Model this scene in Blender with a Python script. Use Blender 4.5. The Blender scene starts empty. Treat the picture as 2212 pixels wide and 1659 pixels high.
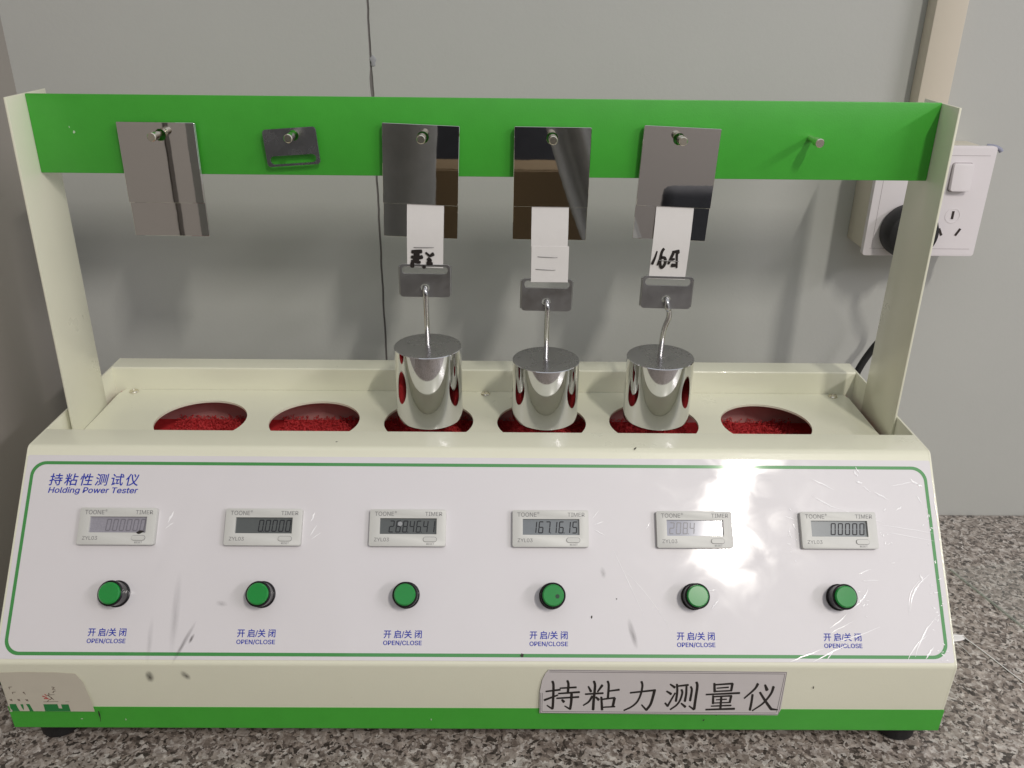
import bpy, bmesh, math, random
from mathutils import Vector, Matrix
from math import radians as rad, pi, sin, cos

# ------------------------------------------------------------ camera, world, lamps
S = bpy.context.scene
COL = S.collection
cam_d = bpy.data.cameras.new("camera")
cam = bpy.data.objects.new("camera", cam_d); COL.objects.link(cam)
_r = Vector((0.9999329, -0.00532632, 0.01028736)); _u = Vector((-0.00715983, 0.41396173, 0.91026613)); _f = Vector((0.00910694, 0.9102787, -0.41389582))
M = Matrix((( _r.x, _u.x, -_f.x, 0.0147), (_r.y, _u.y, -_f.y, -0.4134), (_r.z, _u.z, -_f.z, 0.4626), (0, 0, 0, 1)))
cam.matrix_world = M
cam_d.sensor_width = 36; cam_d.lens = 1875.7 / 2212 * 36
cam_d.clip_start = 0.01; cam_d.clip_end = 50
S.camera = cam
S.view_settings.view_transform = 'Standard'; S.view_settings.look = 'None'
S.view_settings.exposure = 0.15; S.view_settings.gamma = 1
S.cycles.max_bounces = 10; S.cycles.diffuse_bounces = 4; S.cycles.glossy_bounces = 6
S.cycles.transparent_max_bounces = 12; S.cycles.sample_clamp_indirect = 6
S.cycles.use_denoising = True
W = bpy.data.worlds.new("World"); S.world = W; W.use_nodes = True
W.node_tree.nodes["Background"].inputs[0].default_value = (0.93, 0.95, 1.0, 1)
W.node_tree.nodes["Background"].inputs[1].default_value = 0.60

def area(name, loc, target, sx, sy, power, col):
    l = bpy.data.lights.new(name, 'AREA'); l.shape = 'RECTANGLE'; l.size = sx; l.size_y = sy
    l.energy = power; l.color = col
    o = bpy.data.objects.new(name, l); COL.objects.link(o)
    o.location = loc
    d = (Vector(target) - Vector(loc)).normalized()
    # long side (local y) kept along the room's depth
    z = -d; y = Vector((0, 1, 0)); y = (y - y.dot(z) * z).normalized(); x = y.cross(z)
    o.matrix_world = Matrix(((x.x, y.x, z.x, loc[0]), (x.y, y.y, z.y, loc[1]), (x.z, y.z, z.z, loc[2]), (0, 0, 0, 1)))
    return o
area("ceiling_tube", (0.785, -1.56, 1.90), (0.80, -1.3, 0.0), 0.036, 0.46, 25, (1.0, 0.95, 0.87))
area("side_tube", (2.35, -1.75, 1.75), (0.2, 0.1, 0.2), 0.16, 1.2, 21, (1.0, 0.93, 0.95))

# ------------------------------------------------------------ helpers
def link(name, me, m=None, parent=None, Mx=None):
    o = bpy.data.objects.new(name, me); COL.objects.link(o)
    if m is not None and me is not None and not me.materials: me.materials.append(m)
    if parent is not None:
        o.parent = parent
        if Mx is None: Mx = Matrix()
        o.matrix_basis = WM[parent].inverted() @ Mx
    elif Mx is not None: o.matrix_basis = Mx
    WM[o] = Mx if Mx is not None else Matrix()
    return o
WM = {}
def empty(name, loc, label=None, cat=None, group=None, kind=None, Mx=None):
    Mx = Mx or Matrix.Translation(loc)
    o = link(name, None, None, None, Mx); o.empty_display_size = 0.02
    tag(o, label, cat, group, kind); return o
def tag(o, label=None, cat=None, group=None, kind=None):
    if label: o['label'] = label
    if cat: o['category'] = cat
    if group: o['group'] = group
    if kind: o['kind'] = kind
    return o
def me_from(bm, name, smooth=False):
    bmesh.ops.recalc_face_normals(bm, faces=bm.faces)
    me = bpy.data.meshes.new(name); bm.to_mesh(me); bm.free()
    if smooth:
        for p in me.polygons: p.use_smooth = True
    return me
def smooth_angle(me, deg=35):
    for p in me.polygons: p.use_smooth = True
    bm = bmesh.new(); bm.from_mesh(me)
    for e in bm.edges:
        e.smooth = not (len(e.link_faces) == 2 and e.calc_face_angle(0) > rad(deg))
    bm.to_mesh(me); bm.free(); return me
def bevel_me(me, w, seg=2, deg=30):
    bm = bmesh.new(); bm.from_mesh(me)
    es = [e for e in bm.edges if len(e.link_faces) == 2 and e.calc_face_angle(0) > rad(deg)]
    bmesh.ops.bevel(bm, geom=es, offset=w, segments=seg, profile=0.5, affect='EDGES', clamp_overlap=True)
    bm.to_mesh(me); bm.free()
    return smooth_angle(me)
def box_bm(bm, lo, hi, Mx=None):
    vs = [bm.verts.new((x, y, z)) for x in (lo[0], hi[0]) for y in (lo[1], hi[1]) for z in (lo[2], hi[2])]
    for f in ((0,1,3,2),(4,6,7,5),(0,4,5,1),(2,3,7,6),(0,2,6,4),(1,5,7,3)): bm.faces.new([vs[i] for i in f])
    if Mx: bmesh.ops.transform(bm, matrix=Mx, verts=vs)
    return vs
def box_me(name, lo, hi, bev=0, seg=2):
    bm = bmesh.new(); box_bm(bm, lo, hi); me = me_from(bm, name)
    if bev: bevel_me(me, bev, seg)
    return me
def lathe(name, prof, n=40, axis='Z', cap=True):
    """prof: (r, h) pairs; closed at both ends."""
    bm = bmesh.new(); rings = []
    for r, h in prof:
        if r < 1e-7: rings.append([bm.verts.new((0, 0, h))])
        else: rings.append([bm.verts.new((r * cos(2*pi*k/n), r * sin(2*pi*k/n), h)) for k in range(n)])
    for a, b in zip(rings, rings[1:]):
        for k in range(n):
            k2 = (k + 1) % n
            if len(a) == 1 and len(b) == 1: continue
            if len(a) == 1: bm.faces.new((a[0], b[k], b[k2]))
            elif len(b) == 1: bm.faces.new((a[k], b[0], a[k2]))
            else: bm.faces.new((a[k], b[k], b[k2], a[k2]))
    if cap:
        for rg in (rings[0], rings[-1]):
            if len(rg) > 1: bm.faces.new(rg)
    me = me_from(bm, name); return smooth_angle(me, 30)
def tube_bm(bm, pts, rads, n=10, cap=True):
    pts = [Vector(p) for p in pts]
    if not isinstance(rads, (list, tuple)): rads = [rads] * len(pts)
    t0 = (pts[1] - pts[0]).normalized()
    up = Vector((0, 0, 1)) if abs(t0.z) < 0.9 else Vector((1, 0, 0))
    nrm = (up - up.dot(t0) * t0).normalized(); rings = []
    for i, p in enumerate(pts):
        a = pts[max(i-1, 0)]; b = pts[min(i+1, len(pts)-1)]; t = (b - a).normalized()
        nrm = (nrm - nrm.dot(t) * t).normalized(); bn = t.cross(nrm)
        rings.append([bm.verts.new(p + (nrm * cos(2*pi*k/n) + bn * sin(2*pi*k/n)) * rads[i]) for k in range(n)])
    for a, b in zip(rings, rings[1:]):
        for k in range(n): bm.faces.new((a[k], a[(k+1) % n], b[(k+1) % n], b[k]))
    if cap: bm.faces.new(rings[0][::-1]); bm.faces.new(rings[-1])
def tube_me(name, pts, rads, n=12):
    bm = bmesh.new(); tube_bm(bm, pts, rads, n); return smooth_angle(me_from(bm, name), 50)
def spline(pts, n=8):
    P = [Vector(p) for p in pts]; P = [2*P[0]-P[1]] + P + [2*P[-1]-P[-2]]; out = []
    for i in range(1, len(P)-2):
        for k in range(n):
            t = k / n; a, b, c, d = P[i-1:i+3]
            out.append(0.5*((2*b) + (c-a)*t + (2*a-5*b+4*c-d)*t*t + (3*b-a-3*c+d)*t**3))
    return out + [P[-2]]
def round_poly(pts, radii, seg=5, closed=True):
    out = []; n = len(pts)
    for i, p in enumerate(pts):
        p = Vector(p); r = radii[i] if isinstance(radii, (list, tuple)) else radii
        if r <= 0 or (not closed and i in (0, n-1)): out.append(p); continue
        a = Vector(pts[i-1]); b = Vector(pts[(i+1) % n])
        da = (a-p).normalized(); db = (b-p).normalized()
        ang = da.angle(db); d = r / math.tan(ang/2); cdir = (da+db).normalized(); c = p + cdir * (r / sin(ang/2))
        s = p + da*d - c; e = p + db*d - c; tot = s.angle(e)
        for k in range(seg+1):
            t = k/seg; v = (s * sin((1-t)*tot) + e * sin(t*tot)) / sin(tot); out.append(c+v)
    return out
def ngon_prism(name, outline, h0, h1, holes=(), bev=0):
    """outline in XY (and holes), extruded along local Z from h0 to h1, triangulated with holes."""
    from mathutils.geometry import tessellate_polygon
    loops = [[Vector((p[0], p[1], 0)) for p in outline]] + [[Vector((p[0], p[1], 0)) for p in h] for h in holes]
    tris = tessellate_polygon(loops); flat = [p for l in loops for p in l]
    bm = bmesh.new()
    lo = [bm.verts.new((p.x, p.y, h0)) for p in flat]; hi = [bm.verts.new((p.x, p.y, h1)) for p in flat]
    for a, b, c in tris:
        try: bm.faces.new((lo[a], lo[b], lo[c])); bm.faces.new((hi[a], hi[b], hi[c]))
        except ValueError: pass
    k = 0
    for l in loops:
        n = len(l)
        for i in range(n):
            j = (i+1) % n; bm.faces.new((lo[k+i], lo[k+j], hi[k+j], hi[k+i]))
        k += n
    me = me_from(bm, name)
    return smooth_angle(me, 30)
def circle(cx, cy, r, n=40): return [(cx + r*cos(2*pi*k/n), cy + r*sin(2*pi*k/n)) for k in range(n)]
def rrect(x0, y0, x1, y1, r, seg=5): return [(p.x, p.y) for p in round_poly([(x0,y0),(x1,y0),(x1,y1),(x0,y1)], r, seg)]
def stroke_outline(pts, w0, w1=None, jag=0):
    w1 = w0 if w1 is None else w1
    P = spline([Vector((p[0], p[1], 0)) for p in pts], 4) if len(pts) > 2 else [Vector((p[0], p[1], 0)) for p in pts]
    L, R = [], []
    n = len(P)
    for i, p in enumerate(P):
        t = (P[min(i+1, n-1)] - P[max(i-1, 0)]).normalized(); nn = Vector((-t.y, t.x, 0)); w = (w0 + (w1-w0)*i/max(1, n-1))/2
        if i == 0: L.append(p - t*w*0.55 + nn*w*0.55); R.append(p - t*w*0.35 - nn*w*0.7)
        L.append(p + nn*w); R.append(p - nn*w)
        if i == n-1: L.append(p + t*w*0.5 + nn*w*0.5); R.append(p + t*w*0.5 - nn*w*0.5)
    return L, R
def strokes_bm(bm, strokes, f, z=0.0):
    """each stroke (pts, w0, w1) drawn as its own thin strip; f maps 2-D to 2-D. A tiny lift per stroke avoids coplanar overlaps."""
    for i, s in enumerate(strokes):
        L, R = stroke_outline(*s); dz = z + i * 2e-7
        a = [bm.verts.new((*f(p.x, p.y), dz)) for p in L]; b = [bm.verts.new((*f(p.x, p.y), dz)) for p in R]
        for k in range(len(a)-1): bm.faces.new((a[k], a[k+1], b[k+1], b[k]))
_LATIN = []
def latin_font():
    """Blender's own bundled sans; falls back to the built-in face"""
    if not _LATIN:
        f = None
        try:
            import os
            p = os.path.join(bpy.utils.system_resource('DATAFILES', path='fonts'), 'Inter.woff2')
            if os.path.exists(p): f = bpy.data.fonts.load(p)
        except Exception: f = None
        _LATIN.append(f)
    return _LATIN[0]
def text_me(s, size, shear=0, bold=0, align='CENTER', space=1.0, width=None, height=None):
    cu = bpy.data.curves.new("lettering", 'FONT'); cu.body = s; cu.size = size; cu.shear = shear; cu.offset = bold
    cu.align_x = align
    if s.isascii() and latin_font(): cu.font = latin_font()
    cu.align_x = align; cu.align_y = 'CENTER'; cu.space_character = space; cu.resolution_u = 3; cu.fill_mode = 'FRONT'
    o = bpy.data.objects.new("lettering", cu); COL.objects.link(o)
    dg = bpy.context.evaluated_depsgraph_get(); dg.update()
    me = bpy.data.meshes.new_from_object(o.evaluated_get(dg)); me.materials.clear()
    bpy.data.objects.remove(o); bpy.data.curves.remove(cu)
    xs = [v.co.x for v in me.vertices]; ys = [v.co.y for v in me.vertices]
    if xs:
        cx, cy = (min(xs)+max(xs))/2, (min(ys)+max(ys))/2; fx = width/(max(xs)-min(xs)) if width else 1; fy = height/(max(ys)-min(ys)) if height else fx
        for v in me.vertices: v.co.x = (v.co.x-cx)*fx; v.co.y = (v.co.y-cy)*fy
    return me
def join_me(name, parts):
    bm = bmesh.new()
    for me, Mx in parts:
        b2 = bmesh.new(); b2.from_mesh(me); bmesh.ops.transform(b2, matrix=Mx, verts=b2.verts)
        t = bpy.data.meshes.new("t"); b2.to_mesh(t); b2.free(); bm.from_mesh(t); bpy.data.meshes.remove(t)
    me = bpy.data.meshes.new(name); bm.to_mesh(me); bm.free(); return me
T = Matrix.Translation
def embolden(me, d):
    """thicker letters: the same outline laid down again with small shifts, each a hair above the last"""
    return join_me("lettering", [(me, T((dx*d, dy*d, k*2e-6))) for k, (dx, dy) in enumerate(((-1, 0), (1, 0), (0, 0.7), (0, -0.7)))])

# ------------------------------------------------------------ materials
def mat(name, col, rough=0.5, metal=0.0, coat=0.0, coat_rough=0.03, var=0.0, vscale=30, bump=0.0, bscale=200, rvar=0.0, spec=0.5, trans=0.0, ior=1.45, aniso=0):
    m = bpy.data.materials.new(name); m.use_nodes = True; nt = m.node_tree; N = nt.nodes; L = nt.links
    b = N["Principled BSDF"]; b.inputs["Base Color"].default_value = (*col, 1); b.inputs["Roughness"].default_value = rough
    b.inputs["Metallic"].default_value = metal; b.inputs["Coat Weight"].default_value = coat; b.inputs["Coat Roughness"].default_value = coat_rough
    b.inputs["Specular IOR Level"].default_value = spec; b.inputs["Transmission Weight"].default_value = trans; b.inputs["IOR"].default_value = ior
    tc = N.new("ShaderNodeTexCoord")
    if var or rvar:
        n = N.new("ShaderNodeTexNoise"); n.inputs["Scale"].default_value = vscale; n.inputs["Detail"].default_value = 6; n.inputs["Roughness"].default_value = 0.65
        L.new(tc.outputs["Object"], n.inputs["Vector"])
    if var:
        mx = N.new("ShaderNodeMix"); mx.data_type = 'RGBA'; mx.inputs[6].default_value = (*[c*(1-var) for c in col], 1); mx.inputs[7].default_value = (*[min(1, c*(1+var)) for c in col], 1)
        L.new(n.outputs["Fac"], mx.inputs[0]); L.new(mx.outputs[2], b.inputs["Base Color"])
    if rvar:
        mr = N.new("ShaderNodeMapRange"); mr.inputs["From Min"].default_value = 0.3; mr.inputs["From Max"].default_value = 0.7
        mr.inputs["To Min"].default_value = max(0.01, rough-rvar); mr.inputs["To Max"].default_value = rough+rvar
        L.new(n.outputs["Fac"], mr.inputs["Value"]); L.new(mr.outputs["Result"], b.inputs["Roughness"])
    if bump:
        n2 = N.new("ShaderNodeTexNoise"); n2.inputs["Scale"].default_value = bscale; n2.inputs["Detail"].default_value = 3
        bp = N.new("ShaderNodeBump"); bp.inputs["Strength"].default_value = bump; bp.inputs["Distance"].default_value = 0.0005
        L.new(tc.outputs["Object"], n2.inputs["Vector"]); L.new(n2.outputs["Fac"], bp.inputs["Height"]); L.new(bp.outputs["Normal"], b.inputs["Normal"])
        if coat: L.new(bp.outputs["Normal"], b.inputs["Coat Normal"])
    return m
CREAM = mat("cream_enamel", (0.76, 0.755, 0.605), 0.32, coat=0.6, coat_rough=0.05, var=0.035, vscale=14, bump=0.10, bscale=900, rvar=0.06)
GREEN = mat("green_enamel", (0.055, 0.385, 0.035), 0.42, coat=0.15, coat_rough=0.2, var=0.10, vscale=60, bump=0.12, bscale=1100)
def panel_material():
    m = mat("laminated_panel", (0.71, 0.685, 0.70), 0.45, coat=1.0, coat_rough=0.06, var=0.02, vscale=25)
    nt = m.node_tree; N = nt.nodes; L = nt.links; b = N["Principled BSDF"]
    tc = N.new("ShaderNodeTexCoord")
    n = N.new("ShaderNodeTexNoise"); n.inputs["Scale"].default_value = 22; n.inputs["Detail"].default_value = 2; n.inputs["Distortion"].default_value = 0.6
    L.new(tc.outputs["Object"], n.inputs["Vector"])
    bp = N.new("ShaderNodeBump"); bp.inputs["Strength"].default_value = 0.10; bp.inputs["Distance"].default_value = 0.00006
    L.new(n.outputs["Fac"], bp.inputs["Height"]); L.new(bp.outputs["Normal"], b.inputs["Coat Normal"])
    n3 = N.new("ShaderNodeTexNoise"); n3.inputs["Scale"].default_value = 38; n3.inputs["Detail"].default_value = 5; n3.inputs["Distortion"].default_value = 1.2
    L.new(tc.outputs["Object"], n3.inputs["Vector"])
    mr = N.new("ShaderNodeMapRange"); mr.inputs["From Min"].default_value = 0.35; mr.inputs["From Max"].default_value = 0.7; mr.inputs["To Min"].default_value = 0.03; mr.inputs["To Max"].default_value = 0.12
    L.new(n3.outputs["Fac"], mr.inputs["Value"]); L.new(mr.outputs["Result"], b.inputs["Coat Roughness"])
    return m
PANEL = panel_material()
PRINT_G = mat("green_print", (0.045, 0.27, 0.06), 0.4, coat=1.0, coat_rough=0.06)
BLUE = mat("blue_print", (0.010, 0.030, 0.38), 0.6)
TXT_GREY = mat("grey_print", (0.17, 0.165, 0.17), 0.5)
BLACK_INK = mat("black_ink", (0.018, 0.014, 0.012), 0.5)
TIMER_P = mat("timer_plastic", (0.60, 0.60, 0.57), 0.4, var=0.03, vscale=80)
BTN_FACE = mat("green_button_plastic", (0.008, 0.25, 0.04), 0.22, coat=0.5, coat_rough=0.05, var=0.12, vscale=150)
BTN_RING = mat("black_plastic", (0.013, 0.012, 0.014), 0.25)
STEEL_MIRROR = mat("mirror_steel", (0.68, 0.66, 0.64), 0.02, metal=1.0, bump=0.015, bscale=60, rvar=0.008, vscale=20)
STEEL_BRUSH = mat("brushed_steel", (0.43, 0.43, 0.44), 0.36, metal=1.0, bump=0.15, bscale=300, rvar=0.08, vscale=60)
CHROME = mat("polished_chrome", (0.68, 0.68, 0.70), 0.045, metal=1.0, rvar=0.02, vscale=50)
CHROME_TOP = mat("turned_steel", (0.50, 0.49, 0.50), 0.28, metal=1.0, rvar=0.06, vscale=35, var=0.07)
NICKEL = mat("nickel", (0.74, 0.70, 0.60), 0.2, metal=1.0)
PAPER = mat("white_paper", (0.74, 0.72, 0.70), 0.75, var=0.03, vscale=90, bump=0.2, bscale=160)
PAPER2 = mat("coated_paper", (0.66, 0.645, 0.66), 0.5, var=0.03, vscale=90)
RUBBER = mat("black_rubber", (0.012, 0.012, 0.013), 0.55)
WHITE_PL = mat("white_socket_plastic", (0.74, 0.70, 0.715), 0.3, var=0.02, vscale=40)
BOX_PL = mat("ivory_box_plastic", (0.60, 0.56, 0.46), 0.4, var=0.03, vscale=40)
TRUNK = mat("ivory_trunking_plastic", (0.66, 0.60, 0.50), 0.42, var=0.03, vscale=20)
DARK_GAP = mat("dark_gap", (0.03, 0.028, 0.026), 0.8)
RED_MAT = mat("red_coil_mat", (0.66, 0.05, 0.055), 0.7, var=0.3, vscale=250)
RED_BASE = mat("red_mat_backing", (0.55, 0.025, 0.03), 0.8, var=0.3, vscale=300)

def wall_material():
    m = mat("painted_wall", (0.475, 0.48, 0.455), 0.5, var=0.05, vscale=5, bump=0.15, bscale=350)
    return m
WALL = wall_material()
def granite():
    m = bpy.data.materials.new("granite"); m.use_nodes = True; nt = m.node_tree; N = nt.nodes; L = nt.links; b = N["Principled BSDF"]
    tc = N.new("ShaderNodeTexCoord")
    mp = N.new("ShaderNodeMapping"); mp.inputs["Scale"].default_value = (1, 1, 1); L.new(tc.outputs["Object"], mp.inputs["Vector"])
    def noise(sc, det, ro, dist=0.0):
        n = N.new("ShaderNodeTexNoise"); n.inputs["Scale"].default_value = sc; n.inputs["Detail"].default_value = det; n.inputs["Roughness"].default_value = ro; n.inputs["Distortion"].default_value = dist
        L.new(mp.outputs["Vector"], n.inputs["Vector"]); return n
    def ramp(src, stops, interp='LINEAR'):
        r = N.new("ShaderNodeValToRGB"); r.color_ramp.interpolation = interp
        while len(r.color_ramp.elements) < len(stops): r.color_ramp.elements.new(0.5)
        for e, (p, c) in zip(r.color_ramp.elements, stops): e.position = p; e.color = (*c, 1)
        L.new(src, r.inputs[0]); return r
    v = N.new("ShaderNodeTexVoronoi"); v.inputs["Scale"].default_value = 410; v.inputs["Randomness"].default_value = 1
    nd = noise(120, 3, 0.6)
    vm = N.new("ShaderNodeVectorMath"); vm.operation = 'MULTIPLY_ADD'; vm.inputs[1].default_value = (0.012, 0.012, 0.012)
    L.new(nd.outputs["Color"], vm.inputs[0]); L.new(mp.outputs["Vector"], vm.inputs[2]); L.new(vm.outputs[0], v.inputs["Vector"])
    sep = N.new("ShaderNodeSeparateColor"); L.new(v.outputs["Color"], sep.inputs[0])
    base = ramp(sep.outputs[0], [(0.0, (0.07, 0.06, 0.053)), (0.10, (0.14, 0.118, 0.105)), (0.24, (0.25, 0.213, 0.188)), (0.46, (0.34, 0.30, 0.27)), (0.66, (0.43, 0.39, 0.36)), (0.86, (0.54, 0.51, 0.48))], 'CONSTANT')
    big = noise(190, 4, 0.65, 0.4)
    br = ramp(big.outputs["Fac"], [(0.35, (0.66, 0.62, 0.60)), (0.5, (0.98, 0.97, 0.96)), (0.66, (1.3, 1.27, 1.24))])
    mul = N.new("ShaderNodeMix"); mul.data_type = 'RGBA'; mul.blend_type = 'MULTIPLY'; mul.inputs[0].default_value = 1
    L.new(base.outputs[0], mul.inputs[6]); L.new(br.outputs[0], mul.inputs[7])
    sp = noise(420, 2, 0.5, 0.3); sr = ramp(sp.outputs["Fac"], [(0.30, (0.15, 0.13, 0.12)), (0.37, (1, 1, 1))])
    mul2 = N.new("ShaderNodeMix"); mul2.data_type = 'RGBA'; mul2.blend_type = 'MULTIPLY'; mul2.inputs[0].default_value = 1
    L.new(mul.outputs[2], mul2.inputs[6]); L.new(sr.outputs[0], mul2.inputs[7]); L.new(mul2.outputs[2], b.inputs["Base Color"])
    b.inputs["Roughness"].default_value = 0.28
    return m
GRANITE = granite()

# ------------------------------------------------------------ the setting
ZC = 0.010; YW = 0.289; XL = -0.3615
ct = link("countertop", box_me("countertop", (XL, -0.42, ZC-0.03), (1.3, YW, ZC), 0.003), GRANITE); tag(ct, kind="structure")
wall = empty("wall", (0.3, YW+0.02, 0), kind="structure")
def seam_panel(x0, x1, edge):
    """painted wall board with a slightly ragged edge at the joint"""
    random.seed(5); zs = [ -0.05 + 0.006*i for i in range(0, 190)]
    pts = [(x0 if edge > 0 else x1, zs[0]), ] ; out = []
    for z in zs:
        j = 0.00018*math.sin(z*170) + random.uniform(-0.00012, 0.00012)
        if 0.383 < z < 0.405: j -= 0.0006*edge
        out.append(((x1 if edge > 0 else x0) + j, z))
    if edge > 0: poly = [(x0, zs[0])] + out + [(x0, zs[-1])]
    else: poly = [(x1, zs[0])] + out + [(x1, zs[-1])]
    me = ngon_prism("wall_board", poly, 0, 0.02)
    return me
RX = Matrix(((1,0,0,0),(0,0,-1,0),(0,1,0,0),(0,0,0,1)))      # local x,y,z -> world x, -z... (y up, z towards the viewer)
for x0, x1, e in ((XL-0.02, -0.0893, 1), (-0.0876, 1.6, -1)):
    link("wall_board", seam_panel(x0, x1, e), WALL, wall, T((0, YW+0.02, 0)) @ RX)
link("joint_filler", box_me("joint_filler", (-0.0925, YW+0.0013, -0.05), (-0.0855, YW+0.012, 1.08)), mat("joint_filler", (0.20, 0.185, 0.18), 0.9, var=0.3, vscale=60), wall)
# filler blob where the joint was patched
bm = bmesh.new(); bmesh.ops.create_icosphere(bm, subdivisions=3, radius=1)
for v in bm.verts: v.co = Vector((v.co.x*0.0022*(1+0.3*math.sin(5*v.co.z)), v.co.y*0.0007, v.co.z*0.0042))
link("joint_patch", me_from(bm, "joint_patch", True), mat("grey_putty", (0.33, 0.335, 0.35), 0.8), wall, T((-0.0866, YW, 0.4120)))
SWM = mat("side_wall_paint", (0.34, 0.315, 0.285), 0.6, var=0.05, vscale=5, bump=0.1, bscale=350)
sw = link("side_wall", box_me("side_wall", (XL-0.05, -0.330, -0.8), (XL-0.0001, YW, 1.1)), SWM); tag(sw, kind="structure")
sj = link("joint_strip", box_me("joint_strip", (XL-0.0001, -0.272, ZC), (XL+0.0012, -0.260, 1.1)), mat("dark_joint_strip", (0.07, 0.06, 0.05), 0.7), sw)
sp_ = link("side_pillar", box_me("side_pillar", (XL-0.05, -2.4, -0.8), (XL-0.0001, -0.3302, 1.1)), mat("olive_pillar_paint", (0.13, 0.13, 0.115), 0.6, var=0.05, vscale=8)); tag(sp_, kind="structure")
fl = link("floor", box_me("floor", (-3, -4, -0.85), (3.5, -0.4, -0.8)), mat("grey_floor", (0.10, 0.095, 0.09), 0.6, var=0.1, vscale=3)); tag(fl, kind="structure")

# ------------------------------------------------------------ tester body
Wd = 0.2955
ROOT = empty("holding_power_tester", (0, 0.12, ZC), "cream and green bench tester with six timers, six green buttons and a hanging bar", "testing machine")
def part(name, me, m, parent=None, Mx=None): return link(name, me, m, parent or ROOT, Mx)
P0, P1, P2, P3 = (0.002, 0.0304), (0, 0.0849), (0.0868, 0.1887), (0.1103, 0.1887)
YB, YBO, Z2, Z3 = 0.2155, 0.2351, 0.1887, 0.1698
def extrude_x(name, prof, x0, x1):
    bm = bmesh.new(); a = [bm.verts.new((x0, p[0], p[1])) for p in prof]; b = [bm.verts.new((x1, p[0], p[1])) for p in prof]
    n = len(prof)
    for i in range(n): bm.faces.new((a[i], a[(i+1) % n], b[(i+1) % n], b[i]))
    bm.faces.new(a); bm.faces.new(b[::-1]); me = me_from(bm, name)
    return smooth_angle(me, 20)
core = [P0, P1, P2, P3, (0.1103, 0.128), (YB, 0.128), (YB, Z2), (YBO, Z2), (YBO, 0.0304)]
core_r = round_poly(core, [0.001, 0.004, 0.0055, 0.0008, 0, 0, 0.0013, 0.0013, 0], 6)
ti = 0.0016
part("cabinet", extrude_x("cabinet", core_r, -Wd+ti, Wd-ti), CREAM)
side_r = round_poly([P0, P1, P2, (YBO, Z2), (YBO, 0.0304)], [0.001, 0.004, 0.0055, 0.0013, 0.001], 6)
for s in (-1, 1):
    me = extrude_x("side_panel", side_r, min(s*Wd, s*(Wd-ti)), max(s*Wd, s*(Wd-ti))); bevel_me(me, 0.0004, 2, 60)
    part("side_panel", me, CREAM)
# green band painted round the foot: a thin skin on front and sides
gb = [(P0[0]-0.0003, 0.0304-0.0002), (P0[0]*0.64-0.0003, 0.0497), (0.24, 0.0497), (0.24, 0.0302)]
bm = bmesh.new(); y0, y1 = P0[0]-0.00025, 0.0013-0.00025+0.0
vs = lambda x: [bm.verts.new((x, y0+0.0006, 0.0303)), bm.verts.new((x, y0, 0.0312)), bm.verts.new((x, y1, 0.0490)), bm.verts.new((x, y1+0.0004, 0.0490)), bm.verts.new((x, y0+0.001, 0.0303))]
a, b = vs(-Wd-0.0002), vs(Wd+0.0002)
for i in range(5): bm.faces.new((a[i], a[(i+1)%5], b[(i+1)%5], b[i]))
bm.faces.new(a); bm.faces.new(b)
for s in (-1, 1): box_bm(bm, (min(s*Wd, s*(Wd+0.00025)), 0.0025, 0.0306), (max(s*Wd, s*(Wd+0.00025)), YBO, 0.0490))
part("green_band", me_from(bm, "green_band"), GREEN)
for sx in (-1, 1):
    for y in (0.024, 0.205):
        part("foot", lathe("foot", [(0.0105, ZC), (0.0125, ZC+0.002), (0.0138, 0.0303)], 32), RUBBER, None, T((sx*0.2795, y, 0)))
# tray with six round openings
HX = [-0.2097, -0.1256, -0.0410, 0.0427, 0.1262, 0.2101]; HY = 0.1625; HR = 0.0330
outl = [(-0.2884, 0.1108), (0.2884, 0.1108), (0.2884, 0.207), (0.286, 0.2152), (-0.286, 0.2152), (-0.2884, 0.207)]
part("tray", ngon_prism("tray", outl, Z3-0.0016, Z3, [circle(x, HY, HR, 64) for x in HX]), CREAM)
scr = lathe("tray_screw", [(0, 0), (0.0033, 0), (0.0036, 0.0005), (0.003, 0.0013), (0.0012, 0.0017), (0.0009, 0.0009), (0, 0.0007)], 24)
for x in (-0.2775, 0.0, 0.2765): part("tray_screw", scr, NICKEL, None, T((x, 0.2105, Z3)))
# red coil matting under the openings
part("mat_backing", box_me("mat_backing", (-0.29, 0.112, 0.1285), (0.29, 0.2148, 0.1440)), RED_BASE)
part("bounce_tint_panel", box_me("bounce_tint_panel", (-0.29, 0.2142, 0.1441), (0.29, 0.2154, 0.1680)), mat("red_bounce_tint", (0.50, 0.26, 0.245), 0.5, var=0.1, vscale=40))  # added sheet; the mat's red bounce light is put into its colour
random.seed(11); bm = bmesh.new()
for i in range(15000):
    hx = random.choice(HX); x = hx + random.uniform(-0.036, 0.036); y = random.uniform(0.125, 0.2135); z = 0.1436 + random.uniform(0, 0.0045)
    a = random.uniform(0, 2*pi); r = random.uniform(0.0008, 0.0018); tilt = random.uniform(-0.9, 0.9); pts = []
    n = random.choice((4, 5, 6)); a0 = random.uniform(0, 2*pi); arc = random.uniform(2.0, 4.6)
    ux = Vector((cos(a), sin(a), 0)); uz = Vector((-sin(a)*sin(tilt), cos(a)*sin(tilt), cos(tilt)))
    for k in range(n):
        t = a0 + arc*k/(n-1); p = Vector((x, y, z)) + ux*r*cos(t) + uz*r*sin(t)*0.8; p.y = min(p.y, 0.2140); p.z = min(p.z, 0.1515); pts.append(p)
    tube_bm(bm, pts, 0.00030, 3, False)
o = part("coil_matting", me_from(bm, "coil_matting", True), RED_MAT); o['kind'] = 'stuff'

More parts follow.
